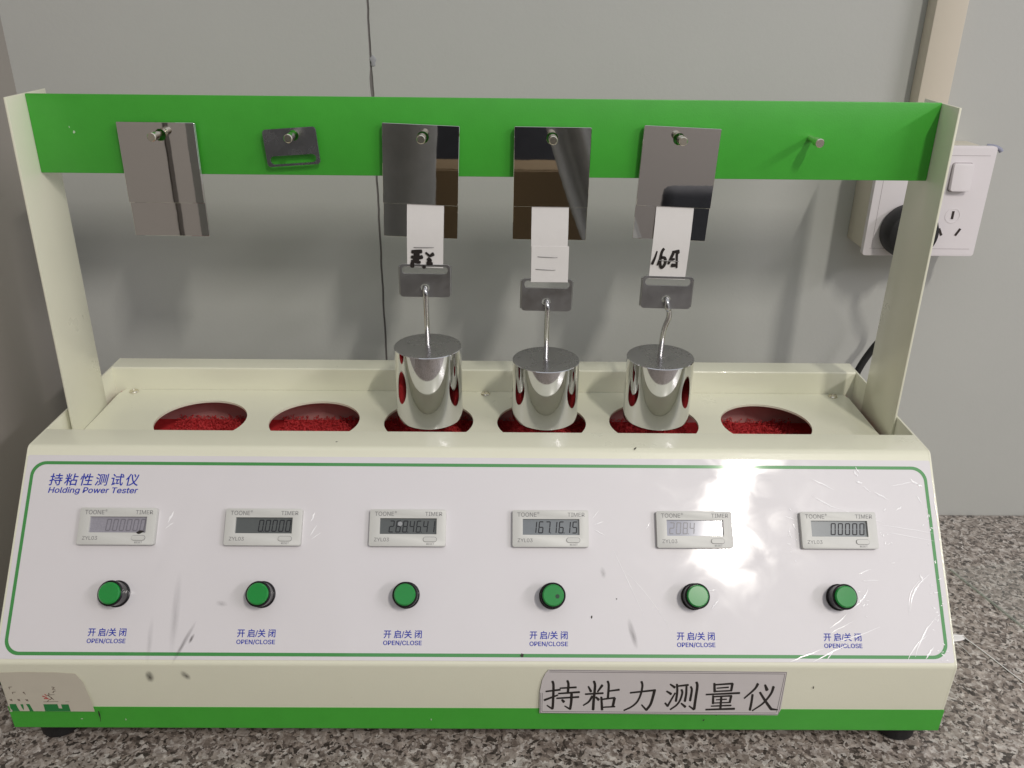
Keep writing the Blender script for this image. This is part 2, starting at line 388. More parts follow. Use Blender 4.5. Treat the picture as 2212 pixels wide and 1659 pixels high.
# posts and hanging bar
def post(poly_yz, x0, x1):
    bm = bmesh.new(); a = [bm.verts.new((x0, *p)) for p in poly_yz]; b = [bm.verts.new((x1, *p)) for p in poly_yz]
    for i in range(4): bm.faces.new((a[i], a[(i+1) % 4], b[(i+1) % 4], b[i]))
    bm.faces.new(a); bm.faces.new(b); return bevel_me(me_from(bm, "post"), 0.0004, 2)
part("post", post([(0.1392, 0.3998), (0.1892, 0.4001), (0.1862, 0.15), (0.1325, 0.15)], -0.2903, -0.2887), CREAM)
part("post", post([(0.1387, 0.3992), (0.1874, 0.3995), (0.1915, 0.15), (0.1360, 0.15)], 0.2922, 0.2938), CREAM)
YBM = 0.1616
bar = part("hanging_bar", box_me("hanging_bar", (-0.2886, YBM, 0.3503), (0.2921, YBM+0.0016, 0.3997), 0.0005), GREEN)
PX = [-0.2053, -0.1208, -0.0382, 0.0443, 0.1255, 0.2112]; PZ = [0.3767, 0.3766, 0.3768, 0.3770, 0.3772, 0.3769]
pinm = lathe("hanging_pin", [(0.0020, 0), (0.0020, 0.0115), (0.0022, 0.0118), (0.0028, 0.0123), (0.0028, 0.0196), (0.0023, 0.0202), (0, 0.0202)], 28)
FY = Matrix.Rotation(rad(90), 4, 'X')     # local z -> -y (towards the viewer)
for x, z in zip(PX, PZ): part("hanging_pin", pinm, NICKEL, None, T((x, YBM, z)) @ FY)

# ------------------------------------------------------------ sloped control panel
sd = Vector((0, P2[0]-P1[0], P2[1]-P1[1])).normalized(); nn = Vector((0, -sd.z, sd.y))
def PM(x, s, h=0):
    o = Vector((x, P1[0], P1[1])) + sd*s + nn*h
    return Matrix(((1, sd.x, nn.x, o.x), (0, sd.y, nn.y, o.y), (0, sd.z, nn.z, o.z), (0, 0, 0, 1)))
pw = 0.2938; pm = 0.0655      # panel local origin at the middle
panel = part("control_panel", ngon_prism("control_panel", rrect(-pw, 0.0026-pm, pw, 0.1290-pm, 0.0012, 3), 0, 0.0003), PANEL, None, PM(0, pm, 0.0001))
def on_panel(name, me, m, x, s, h=0.0005, parent=None): return link(name, me, m, parent or panel, PM(x, s, h))
o1 = rrect(-0.2907, 0.0048, 0.2907, 0.1250, 0.0095, 10); o2 = rrect(-0.2886, 0.0069, 0.2886, 0.1229, 0.0078, 10)
bm = bmesh.new(); A = [bm.verts.new((*p, 0)) for p in o1]; B = [bm.verts.new((*p, 0)) for p in o2]
for i in range(len(A)): j = (i+1) % len(A); bm.faces.new((A[i], A[j], B[j], B[i]))
on_panel("border_line", me_from(bm, "border_line"), PRINT_G, 0, 0, 0.00046)
on_panel("lettering", text_me("持粘性测试仪", 0.01, shear=0.12, bold=0.00010, space=1.28, width=0.0574, height=0.0079), BLUE, -0.2491, 0.1131)
on_panel("lettering", embolden(text_me("Holding Power Tester", 0.01, shear=0.16, width=0.0572, height=0.0047), 0.00012), BLUE, -0.2489, 0.1058)
cnm = text_me("开 启/关 闭", 0.01, bold=0.00016, width=0.0235, height=0.0050); enm = embolden(text_me("OPEN/CLOSE", 0.01, width=0.0236, height=0.0030), 0.00009)
LX = [-0.2287, -0.1370, -0.0468, 0.0434, 0.1346, 0.2258]
for i, x in enumerate(LX):
    for k_, m_, s_ in ((cnm, BLUE, 0.0186), (enm, BLUE, 0.0133)):
        o = on_panel("lettering", k_, m_, x, s_ - 0.0002*i)

# timers
SEG = {'0': 'abcdef', '1': 'bc', '2': 'abged', '4': 'fgbc', '5': 'afgcd', '6': 'afgedc', '7': 'abc', '8': 'abcdefg'}
def lcd(digits, x_right, h=0.0076, w=0.0032, pitch=0.0045, t=0.00066, slant=0.10):
    """digits right-aligned; '.' belongs to the digit before it"""
    bm = bmesh.new(); n = -1; items = []
    for ch in digits:
        if ch == '.': items[-1][1] = True
        else: items.append([ch, False])
    def quad(x0, y0, x1, y1):
        vs = [(x0, y0), (x1, y0), (x1, y1), (x0, y1)]
        bm.faces.new([bm.verts.new((X + a + slant*b, b, 0)) for a, b in vs])
    for k, (ch, dot) in enumerate(items):
        X = x_right - (len(items)-k)*pitch; g = t*0.18; hh = h/2
        for sgm in SEG[ch]:
            if sgm == 'a': quad(t*0.7, h-t, w-t*0.7, h)
            if sgm == 'd': quad(t*0.7, 0, w-t*0.7, t)
            if sgm == 'g': quad(t*0.7, hh-t/2, w-t*0.7, hh+t/2)
            if sgm == 'f': quad(0, hh+g, t, h-g-t*0.3)
            if sgm == 'b': quad(w-t, hh+g, w, h-g-t*0.3)
            if sgm == 'e': quad(0, g+t*0.3, t, hh-g)
            if sgm == 'c': quad(w-t, g+t*0.3, w, hh-g)
        if dot: quad(w+t*0.35, 0, w+t*1.15, t*0.9)
    me = bpy.data.meshes.new("digits"); bm.to_mesh(me); bm.free(); return me
TW, TH, TT = 0.0484, 0.0232, 0.0036
win = (-0.0177, -0.0040, 0.0183, 0.0060)
housing = ngon_prism("housing", rrect(-TW/2, -TH/2, TW/2, TH/2, 0.0012, 4), 0, TT, [[(win[0],win[1]),(win[2],win[1]),(win[2],win[3]),(win[0],win[3])]])
bevel_me(housing, 0.00045, 2, 50)
def slot_ring(w, h, t):
    a = rrect(-w/2, -h/2, w/2, h/2, h/2-1e-5, 6); b = rrect(-w/2+t, -h/2+t, w/2-t, h/2-t, h/2-t-1e-5, 6)
    bm = bmesh.new(); A = [bm.verts.new((*p, 0)) for p in a]; B = [bm.verts.new((*p, 0)) for p in b]
    for i in range(len(A)): j = (i+1) % len(A); bm.faces.new((A[i], A[j], B[j], B[i]))
    return me_from(bm, "reset_outline")
reset_b = ngon_prism("reset_button", rrect(-0.0041, -0.0014, 0.0041, 0.0014, 0.00135, 6), 0, 0.0007)
ringm = slot_ring(0.0088, 0.0033, 0.00022)
brand = text_me("TOONE", 0.004, width=0.0122, height=0.0027); regm = text_me("®", 0.004, width=0.0013, height=0.0013); timr = text_me("TIMER", 0.004, width=0.0108, height=0.0025)
model = text_me("ZYL03", 0.004, width=0.0094, height=0.0023); reset = text_me("RESET", 0.004, width=0.0048, height=0.0012)
LCDS = [mat("lcd_pale", (0.30, 0.29, 0.33), 0.3, var=0.25, vscale=900), mat("lcd_dark", (0.10, 0.11, 0.11), 0.3, coat=0.2, var=0.1, vscale=400), mat("lcd_mid", (0.17, 0.19, 0.205), 0.3, coat=0.2, var=0.12, vscale=400), mat("lcd_glare", (0.34, 0.35, 0.42), 0.10, coat=1.0)]  # the last one has the glare put into its paler colour
SEGC = [mat("segment_faint", (0.19, 0.18, 0.21), 0.4), mat("segment_dark", (0.012, 0.013, 0.018), 0.6), mat("segment_glare_faded", (0.10, 0.10, 0.13), 0.3)]  # the last one is faded in colour as if seen through glare
TX = [-0.2293, -0.1372, -0.0458, 0.0449, 0.1366, 0.2288]; TS = 0.0831
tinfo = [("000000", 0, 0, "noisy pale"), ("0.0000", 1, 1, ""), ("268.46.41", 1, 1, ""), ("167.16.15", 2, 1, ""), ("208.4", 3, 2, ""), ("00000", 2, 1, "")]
tlab = ["pale blurred display with a black chip in its corner", "dark display reading 0.0000", "display reading 268.46.41", "display reading 167.16.15", "display washed out by painted glare", "display reading zeros, crinkled film beside it"]
for i, (x, s) in enumerate(zip(TX, (TS,)*6)):
    Mt = PM(x, s + (-0.0001 if i > 3 else 0), 0.0004)
    t = part("timer", housing, TIMER_P, panel, Mt) if False else link("timer", housing, TIMER_P, ROOT, Mt)
    t['label'] = "timer with " + tlab[i]
    dg, lc, sc, _ = tinfo[i]
    link("display", box_me("display", (win[0]-0.0004, win[1]-0.0004, 0.0004), (win[2]+0.0004, win[3]+0.0004, 0.0019)), LCDS[lc], t, Mt)
    xr = 0.0184 if i != 4 else 0.0010
    link("digits", lcd(dg, xr - (0.0006 if i != 4 else 0), pitch=0.0043 if i != 5 else 0.0046), SEGC[sc], t, Mt @ T((0, -0.0029, 0.00200)))
    link("reset_button", reset_b, TIMER_P, t, Mt @ T((0.0143, -0.0073, TT-0.0001)))
    let = join_me("lettering", [(ringm, T((0.0143, -0.0073, 0))), (brand, T((-0.0150, 0.0087, 0))), (regm, T((-0.0078, 0.0098, 0))), (timr, T((0.0163, 0.0088, 0))), (model, T((-0.0162, -0.0075, 0))), (reset, T((0.0146, -0.0101, 0)))])
    link("lettering", let, TXT_GREY, t, Mt @ T((0, 0, TT+0.00006)))
    if i == 0:
        bm = bmesh.new(); bm.faces.new([bm.verts.new(p) for p in ((0.0125, -0.0040, 0), (0.0145, -0.0026, 0), (0.0178, -0.0031, 0), (0.0152, -0.0047, 0), (0.0138, -0.0049, 0))])
        link("ink_chip", me_from(bm, "ink_chip"), BLACK_INK, t, Mt @ T((0, 0, TT+0.0001)))
    if i == 2:
        link("bubble", ngon_prism("bubble", circle(0, 0, 0.0015, 8), 0, 0.0001), mat("bubble_film", (0.33, 0.34, 0.35), 0.4), t, Mt @ T((-0.0050, 0.0026, 0.0021)))

# push buttons
ring = lathe("push_button", [(0.0080, 0), (0.0082, 0.0006), (0.0074, 0.0012), (0.0074, 0.0092), (0.0078, 0.0098), (0.0078, 0.0106), (0.0071, 0.0112), (0.0068, 0.0106), (0.0066, 0.0106)], 48)
cap = lathe("cap", [(0.0066, 0.0100), (0.0066, 0.0122), (0.0059, 0.0130), (0, 0.0130)], 48)
BX = [-0.2253, -0.1350, -0.0452, 0.0457, 0.1345, 0.2257]
bl = ["pale green face", "plain dark green face", "dark green face", "small dark spot on its green face", "bright glare on its green face", "green face, crinkled film round it"]
for i, x in enumerate(BX):
    Mb = PM(x, 0.0416, 0.0004)
    b = link("push_button", ring, BTN_RING, ROOT, Mb)
    link("cap", cap, BTN_FACE, b, Mb)
    if i == 3: link("dark_spot", ngon_prism("dark_spot", circle(0.0026, -0.0006, 0.0013, 12), 0, 0.0001), mat("dark_green_spot", (0.01, 0.05, 0.02), 0.5), b, Mb @ T((0, 0, 0.01305)))

# creases in the clear film that covers the right of the panel, their glints painted white
FILM_GLINT = mat("film_glint_white", (0.95, 0.94, 0.95), 0.2, coat=1.0, coat_rough=0.03)  # near-white base colour paints the glints of the clear film
random.seed(21); bm = bmesh.new()
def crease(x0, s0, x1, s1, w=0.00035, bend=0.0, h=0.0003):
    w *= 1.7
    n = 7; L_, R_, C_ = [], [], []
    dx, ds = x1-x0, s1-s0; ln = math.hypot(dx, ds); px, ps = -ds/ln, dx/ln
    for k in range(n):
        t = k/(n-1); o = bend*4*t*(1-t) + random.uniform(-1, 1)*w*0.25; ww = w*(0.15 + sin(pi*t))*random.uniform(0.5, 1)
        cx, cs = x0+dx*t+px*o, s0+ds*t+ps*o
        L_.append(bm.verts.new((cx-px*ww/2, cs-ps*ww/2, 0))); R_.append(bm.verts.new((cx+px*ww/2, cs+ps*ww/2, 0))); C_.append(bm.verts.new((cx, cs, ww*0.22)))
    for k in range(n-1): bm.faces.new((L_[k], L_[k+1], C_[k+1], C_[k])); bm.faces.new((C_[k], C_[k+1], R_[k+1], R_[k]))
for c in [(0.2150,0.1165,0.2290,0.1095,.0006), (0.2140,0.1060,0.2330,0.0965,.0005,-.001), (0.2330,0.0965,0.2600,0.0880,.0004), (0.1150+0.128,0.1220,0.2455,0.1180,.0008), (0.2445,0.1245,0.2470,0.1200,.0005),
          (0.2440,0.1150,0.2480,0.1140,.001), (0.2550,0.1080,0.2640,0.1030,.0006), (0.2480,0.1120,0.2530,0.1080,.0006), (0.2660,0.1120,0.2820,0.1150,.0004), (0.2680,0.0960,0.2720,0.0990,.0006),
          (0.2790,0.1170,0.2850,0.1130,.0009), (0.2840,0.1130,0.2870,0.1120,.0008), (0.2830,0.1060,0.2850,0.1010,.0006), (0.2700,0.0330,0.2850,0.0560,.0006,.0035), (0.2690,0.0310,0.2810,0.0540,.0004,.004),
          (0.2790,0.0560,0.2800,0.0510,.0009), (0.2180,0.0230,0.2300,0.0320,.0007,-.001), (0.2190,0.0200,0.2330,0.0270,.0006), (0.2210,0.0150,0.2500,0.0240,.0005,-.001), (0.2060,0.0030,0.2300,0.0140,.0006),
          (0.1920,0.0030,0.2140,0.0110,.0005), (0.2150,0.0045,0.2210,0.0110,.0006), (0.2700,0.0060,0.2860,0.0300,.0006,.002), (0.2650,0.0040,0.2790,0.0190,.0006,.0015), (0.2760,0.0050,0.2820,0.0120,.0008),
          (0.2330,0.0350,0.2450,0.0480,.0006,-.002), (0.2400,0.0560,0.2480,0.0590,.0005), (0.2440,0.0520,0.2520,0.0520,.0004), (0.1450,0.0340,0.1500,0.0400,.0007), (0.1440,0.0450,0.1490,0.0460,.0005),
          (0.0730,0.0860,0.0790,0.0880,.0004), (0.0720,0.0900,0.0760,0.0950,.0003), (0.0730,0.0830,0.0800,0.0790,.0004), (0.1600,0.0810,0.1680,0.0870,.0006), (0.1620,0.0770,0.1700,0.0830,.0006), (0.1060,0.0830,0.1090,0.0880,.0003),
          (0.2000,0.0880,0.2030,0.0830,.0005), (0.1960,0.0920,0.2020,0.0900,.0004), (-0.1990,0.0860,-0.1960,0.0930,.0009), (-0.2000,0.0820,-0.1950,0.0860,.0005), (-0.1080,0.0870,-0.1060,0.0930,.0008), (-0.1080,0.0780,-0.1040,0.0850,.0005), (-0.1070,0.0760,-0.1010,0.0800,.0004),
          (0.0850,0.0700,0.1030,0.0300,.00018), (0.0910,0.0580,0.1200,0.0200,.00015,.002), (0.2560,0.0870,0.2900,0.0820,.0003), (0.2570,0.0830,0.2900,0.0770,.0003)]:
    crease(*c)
for k in range(75):      # short painted glints gathered round the last two timers and the panel's right edge
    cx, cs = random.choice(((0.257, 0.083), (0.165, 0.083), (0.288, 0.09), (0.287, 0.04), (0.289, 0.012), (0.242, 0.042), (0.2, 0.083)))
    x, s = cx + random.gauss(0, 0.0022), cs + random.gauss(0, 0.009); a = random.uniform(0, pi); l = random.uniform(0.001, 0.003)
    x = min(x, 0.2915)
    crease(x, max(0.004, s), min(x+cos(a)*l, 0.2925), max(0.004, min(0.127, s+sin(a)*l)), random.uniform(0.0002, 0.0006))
on_panel("film_crease_glint", me_from(bm, "film_crease_glint", True), FILM_GLINT, 0, 0, 0.00052)['kind'] = 'stuff'

# dirt, scratches and flakes (flat marks, each its own shape)
def flat_marks(name, items, mfun, m):
    bm = bmesh.new()
    for j, pts in enumerate(items): bm.faces.new([bm.verts.new((p[0], p[1], j*1e-6)) for p in pts])
    return me_from(bm, name)
def blob(cx, cy, rx, ry, a=0, n=11, j=0.3):
    out = []
    for k in range(n):
        t = 2*pi*k/n; r = 1+random.uniform(-j, j); x, y = rx*cos(t)*r, ry*sin(t)*r
        out.append((cx + x*cos(a) - y*sin(a), cy + x*sin(a) + y*cos(a)))
    return out
random.seed(8)
DIRT = mat("dark_dirt", (0.03, 0.027, 0.02), 0.7)
def marks(name, items, m, Mx):
    for it in items:
        part(name, flat_marks(name, [it], None, None), m, None, Mx)
marks("dirt_speck", [blob(0.0269, 0.0060, 0.0011, 0.0012), blob(0.0702, 0.0290, 0.0006, 0.0009), blob(0.086, 0.040, 0.0004, 0.0004)], DIRT, PM(0, 0, 0.00052))
marks("paint_chip", [blob(0.1011, 0.0880, 0.0020, 0.0005, 1.1), blob(-0.0958, 0.0945, 0.0007, 0.0005)], DIRT, T((0, 0, Z2+0.0001)))
FR = Matrix(((1,0,0,0),(0,0,-1,0.0),(0,1,0,0),(0,0,0,1)))     # front face: local x right, y up, z towards viewer
def front(h=0.0004): return T((0, 0.0012-h, 0)) @ FR
marks("paint_scratch", [[(-0.2393, 0.0463), (-0.2388, 0.0468), (-0.2384, 0.0440), (-0.2388, 0.0400), (-0.2391, 0.0378), (-0.2394, 0.0372), (-0.2392, 0.0405), (-0.2395, 0.0440)],
     blob(0.1432, 0.0408, 0.0009, 0.0005, 1.2), blob(0.1508, 0.0450, 0.0005, 0.0003, 1.0), blob(0.2090, 0.0680, 0.0012, 0.0003, 1.6)], DIRT, front(0.0011))
marks("paint_chip", [blob(-0.2940, 0.0460, 0.0009, 0.0004), blob(-0.2505, 0.0400, 0.0008, 0.0003), blob(-0.2230, 0.0395, 0.0003, 0.0007), blob(-0.03, 0.0405, 0.0003, 0.0008)], mat("bare_primer", (0.55, 0.62, 0.5), 0.6), front(0.0011))
marks("paint_chip", [blob(-0.2620, 0.3765, 0.0008, 0.0010), blob(-0.2645, 0.3795, 0.0003, 0.0006)], mat("pale_chip", (0.45, 0.62, 0.42), 0.6), T((0, YBM-0.0001, 0)) @ FR)
# soft smears: alpha-faded marks
def smear(name, Mx, w, h, col, strength, rot=0, seed=1):
    m = bpy.data.materials.new("smear"); m.use_nodes = True; nt = m.node_tree; N = nt.nodes; L = nt.links; b = N["Principled BSDF"]
    b.inputs["Base Color"].default_value = (*col, 1); b.inputs["Roughness"].default_value = 0.7
    tc = N.new("ShaderNodeTexCoord"); gr = N.new("ShaderNodeTexGradient"); gr.gradient_type = 'SPHERICAL'
    mp = N.new("ShaderNodeMapping"); mp.inputs["Scale"].default_value = (2/w, 2/h, 1); L.new(tc.outputs["Object"], mp.inputs[0]); 
    no = N.new("ShaderNodeTexNoise"); no.inputs["Scale"].default_value = 1.3; no.inputs["Detail"].default_value = 5; L.new(mp.outputs[0], no.inputs["Vector"])
    L.new(mp.outputs[0], gr.inputs[0])
    mu = N.new("ShaderNodeMath"); mu.operation = 'MULTIPLY'; L.new(gr.outputs["Fac"], mu.inputs[0]); L.new(no.outputs["Fac"], mu.inputs[1])
    m2 = N.new("ShaderNodeMath"); m2.operation = 'MULTIPLY'; m2.inputs[1].default_value = strength*0.85; m2.use_clamp = True; L.new(mu.outputs[0], m2.inputs[0]); L.new(m2.outputs[0], b.inputs["Alpha"])
    bm = bmesh.new(); bm.faces.new([bm.verts.new(p) for p in ((-w/2, -h/2, 0), (w/2, -h/2, 0), (w/2, h/2, 0), (-w/2, h/2, 0))])
    return part(name, me_from(bm, name), m, None, Mx @ Matrix.Rotation(rot, 4, 'Z'))
smear("smudge", PM(-0.1880, 0.030, 0.00056), 0.006, 0.052, (0.25, 0.24, 0.25), 0.42)
smear("smudge", PM(-0.2020, 0.014, 0.00057), 0.004, 0.030, (0.25, 0.24, 0.25), 0.35)
smear("smudge", PM(-0.1810, 0.0125, 0.00058), 0.003, 0.030, (0.12, 0.11, 0.11), 0.9, rad(-26))
smear("smudge", PM(-0.1765, 0.0150, 0.00059), 0.0022, 0.007, (0.06, 0.05, 0.05), 1.4, rad(-26))
smear("smudge", T((-0.2022, -0.0001, 0.0750)) @ FR, 0.0058, 0.0100, (0.06, 0.055, 0.045), 1.6)
smear("smudge", T((-0.1800, -0.0001, 0.0760)) @ FR, 0.0050, 0.0090, (0.12, 0.11, 0.10), 1.4, rad(35))
smear("smudge", PM(0.0955, 0.0190, 0.00058), 0.0045, 0.020, (0.22, 0.21, 0.21), 0.9, rad(14))
smear("smudge", PM(0.0780, 0.0560, 0.00058), 0.004, 0.008, (0.30, 0.29, 0.29), 0.6, rad(10))
smear("smudge", PM(-0.1600, 0.0360, 0.00058), 0.008, 0.004, (0.2, 0.19, 0.19), 0.5, rad(-10))

# paper name label on the front with brush-style lettering
def lab_xy(a, b): return (3.37502e-2 + 3.65375e-5*a + 9.9195e-7*b + 1.38857e-9*a*b, 8.99108e-2 + 2.00915e-7*a - 4.866027e-5*b - 1.6154e-11*a*b)
lab_out = [lab_xy(*p) for p in ((262,160),(2106+2145,200),(2106+2040,830),(2106+1985,925),(105,890),(110,520),(150,330),(200,225))]
lab_out = lab_out[::-1]
label = part("name_label", ngon_prism("name_label", lab_out, 0, 0.00025), mat("label_paper", (0.60, 0.565, 0.56), 0.45, var=0.05, vscale=60), None, T((0, -0.0002, 0)) @ FR)
K = [([(210,520),(450,490)],28,34), ([(320,350),(338,430),(328,740),(318,812)],42,44), ([(318,815),(228,755)],32,22), ([(185,665),(410,580)],38,26),
 ([(570,340),(588,400),(578,540)],40,44), ([(445,465),(718,450)],26,34), ([(420,555),(772,530)],28,36), ([(390,635),(760,612)],28,34), ([(640,562),(634,700),(615,818)],46,42), ([(615,820),(525,765)],32,22), ([(478,660),(512,695)],34,50),
 ([(920,435),(965,520)],28,46), ([(1155,415),(1075,525)],44,28), ([(870,565),(1168,548)],30,34), ([(1015,350),(1033,430),(1012,640),(1000,828)],42,48), ([(985,600),(930,690),(835,755)],42,24), ([(1045,615),(1095,660)],32,50),
 ([(1245,350),(1262,420),(1248,630)],40,40), ([(1270,512),(1438,490)],26,36), ([(1138,615),(1150,830)],38,44), ([(1150,652),(1365,625)],28,32), ([(1360,630),(1328,780)],48,44), ([(1165,787),(1365,775)],26,28),
 ([(1622,542),(2045,497)],30,34), ([(2030,495),(2005,600),(1960,740),(1890,835)],50,40), ([(1890,835),(1812,745)],36,26), ([(1810,355),(1826,420),(1800,560),(1740,690),(1640,780),(1515,840)],40,28)]
B_ = [([(185,400),(262,452)],28,46), ([(125,515),(200,562)],28,46), ([(100,715),(140,768)],34,34), ([(140,768),(268,545)],36,26), ([(298,400),(303,520),(280,685)],38,40), ([(312,430),(488,410)],28,36), ([(458,425),(452,560),(430,685)],36,42),
 ([(375,490),(387,545),(352,660),(290,750),(185,825)],40,28), ([(368,720),(438,780)],28,46), ([(530,440),(547,500),(517,675)],36,42), ([(625,365),(640,430),(610,640),(585,820)],44,46), ([(580,825),(500,765)],36,24),
 ([(925,385),(930,525)],38,46), ([(940,408),(1230,388)],28,34), ([(1228,388),(1207,505)],46,40), ([(965,465),(1162,450)],22,28), ([(945,518),(1215,506)],26,28), ([(785,572),(1348,545)],28,36), ([(905,592),(902,725)],36,42), ([(925,607),(1215,592)],26,30),
 ([(1207,592),(1182,705)],44,38), ([(955,660),(1130,650)],20,24), ([(920,714),(1195,705)],22,24), ([(1042,605),(1025,818)],38,40), ([(870,768),(1205,755)],24,30), ([(780,827),(1262,812)],30,38),
 ([(1655,392),(1600,480),(1425,635)],46,26), ([(1565,572),(1547,700),(1520,835)],40,42), ([(1775,410),(1808,495)],36,60), ([(1918,440),(1872,560),(1740,720),(1560,845)],46,24), ([(1690,535),(1780,680),(1872,812)],38,50), ([(1872,818),(1985,830)],44,22)]
K += [([(p[0]+2106.7, p[1]) for p in s], a, b) for s, a, b in B_]
bm = bmesh.new(); strokes_bm(bm, K, lab_xy)
link("lettering", me_from(bm, "lettering"), BLACK_INK, label, T((0, -0.0002-0.00032, 0)) @ FR)
bm = bmesh.new(); lines = []
for off in (0, 26):
    ln = [[(270+off*0, 170+off), (2106+2140-off*1.2, 205+off)], [(2106+2140-off*1.2, 205+off), (2106+2000-off*1.2, 900-off)], [(2106+1985-off*1.2, 912-off), (118+off, 885-off)], [(118+off, 885-off), (125+off, 545)]]
    lines += [(l, 7, 7) for l in ln]
strokes_bm(bm, lines, lab_xy)
link("frame_line", me_from(bm, "frame_line"), mat("faded_line_ink", (0.10, 0.08, 0.09), 0.6), label, T((0, -0.0002-0.0003, 0)) @ FR)

# torn sticker at the lower left
tl = [(-0.2938, 0.0465), (-0.2413, 0.0463), (-0.2420, 0.0560), (-0.2440, 0.0700), (-0.2475, 0.0770), (-0.2600, 0.0780), (-0.2800, 0.0782), (-0.2945, 0.0775)]
tape_m = mat("tape_residue", (0.56, 0.52, 0.43), 0.5, var=0.05, vscale=90)
torn = part("torn_sticker", ngon_prism("torn_sticker", tl, 0, 0.00015), tape_m, None, front(0.0012))
gs = [[(-0.2932,0.0524),(-0.2892,0.0524),(-0.2888,0.0495),(-0.2880,0.0466),(-0.2925,0.0466),(-0.2935,0.0490)], [(-0.2865,0.0522),(-0.2848,0.0522),(-0.2850,0.0490),(-0.2855,0.0472),(-0.2862,0.0495)], [(-0.2830,0.0524),(-0.2808,0.0524),(-0.2800,0.0490),(-0.2795,0.0465),(-0.2818,0.0465),(-0.2822,0.0495)],
      [(-0.2722,0.0523),(-0.2634,0.0524),(-0.2632,0.0490),(-0.2610,0.0488),(-0.2612,0.0522),(-0.2565,0.0523),(-0.2562,0.0465),(-0.2722,0.0465)]]
link("printed_mark", flat_marks("printed_mark", gs, None, None), mat("sticker_green", (0.02, 0.20, 0.05), 0.5), torn, front(0.0012+0.0002))
rs = [([(-0.2700,0.0585),(-0.2672,0.0560)],.0008,.0005), ([(-0.2712,0.0590),(-0.2690,0.0578)],.0009,.0006), ([(-0.2706,0.0570),(-0.2684,0.0568)],.0009,.0006), ([(-0.2695,0.0605),(-0.2686,0.0590)],.0007,.0005)]
bm = bmesh.new(); strokes_bm(bm, rs, lambda a, b: (a, b))
link("printed_mark", me_from(bm, "printed_mark"), mat("sticker_red", (0.45, 0.08, 0.07), 0.5), torn, front(0.0012+0.00022))
ks = []
for cx, cz in ((-0.2915,0.0557),(-0.2867,0.0557),(-0.2817,0.0556)): ks += [([(cx-.0007,cz+.0006),(cx+.0007,cz-.0002)],.0005,.0004), ([(cx-.0005,cz-.0004),(cx+.0006,cz+.0007)],.0004,.0004), ([(cx,cz-.0001),(cx+.0008,cz-.0009)],.0005,.0003)]
ks += [([(-0.2905,0.0662),(-0.2885,0.0664)],.0005,.0003), ([(-0.2905,0.0662),(-0.2903,0.0645)],.0004,.0003), ([(-0.2892,0.0620),(-0.2872,0.0622)],.0005,.0003), ([(-0.2892,0.0620),(-0.2893,0.0606)],.0004,.0003), ([(-0.2826,0.0616),(-0.2820,0.0622)],.0007,.0006), ([(-0.2820,0.0616),(-0.2815,0.0602)],.0005,.0003),
       ([(-0.2640,0.0665),(-0.2625,0.0660),(-0.2640,0.0646),(-0.2622,0.0643)],.0005,.0003), ([(-0.2642,0.0618),(-0.2632,0.0630),(-0.2622,0.0632)],.0006,.0003), ([(-0.2682,0.0600),(-0.2660,0.0575),(-0.2672,0.0560)],.0006,.0004), ([(-0.2668,0.0615),(-0.2672,0.0596)],.0006,.0004), ([(-0.2670,0.0600),(-0.2636,0.0603)],.0004,.0003), ([(-0.2660,0.0580),(-0.2650,0.0560)],.0005,.0004), ([(-0.2716,0.0543),(-0.2624,0.0546)],.0003,.0003), ([(-0.2580,0.0545),(-0.2556,0.0545)],.0002,.0002), ([(-0.2690,0.0548),(-0.2680,0.0556)],.0005,.0003)]
bm = bmesh.new(); strokes_bm(bm, ks, lambda a, b: (a, b))
link("printed_mark", me_from(bm, "printed_mark"), mat("sticker_brown_ink", (0.13, 0.09, 0.07), 0.6), torn, front(0.0012+0.00024))

# ------------------------------------------------------------ hanging plates, strips, clips, weights
def xz(x, y, z, roll=0): return T((x, y, z)) @ Matrix.Rotation(rad(roll), 4, 'Y') @ RX
YP = 0.1574
def steel_plate(i, cx, cz, roll, label, m=STEEL_MIRROR):
    """two flat plates one behind the other: the front one shorter"""
    root = empty("steel_test_plate", (cx, YP, cz), label, "steel plate", "steel plates hanging from the bar", Mx=xz(cx, YP, cz, roll))
    Mw = WM[root]
    inv = Mw.inverted(); pin = inv @ Vector((PX[i], YP, PZ[i]))
    hole = circle(pin.x, pin.y-0.0008, 0.0037, 28)
    bk = ngon_prism("back_plate", rrect(-0.0246, -0.0369, 0.0246, 0.0364, 0.0006, 2), -0.0019, -0.0003, [hole]); bevel_me(bk, 0.00015, 1, 60)
    fr = ngon_prism("front_plate", rrect(-0.0246, -0.0144, 0.0246, 0.0367, 0.0006, 2), 0, 0.0016, [hole]); bevel_me(fr, 0.00018, 1, 60)
    link("back_plate", bk, m, root, Mw); link("front_plate", fr, m, root, Mw)
    return root
steel_plate(0, -0.20752, 0.34698, 0.2, "leftmost hanging steel plate, taupe and streaked, with no strip below it")
steel_plate(2, -0.04063, 0.34729, 2.0, "dark hanging steel plate above the strip with thick black blots")
steel_plate(3, 0.04449, 0.34647, 0.3, "dark hanging steel plate above the strip with two staples")
steel_plate(4, 0.12606, 0.34718, 2.2, "light grey hanging steel plate above the strip marked 16")

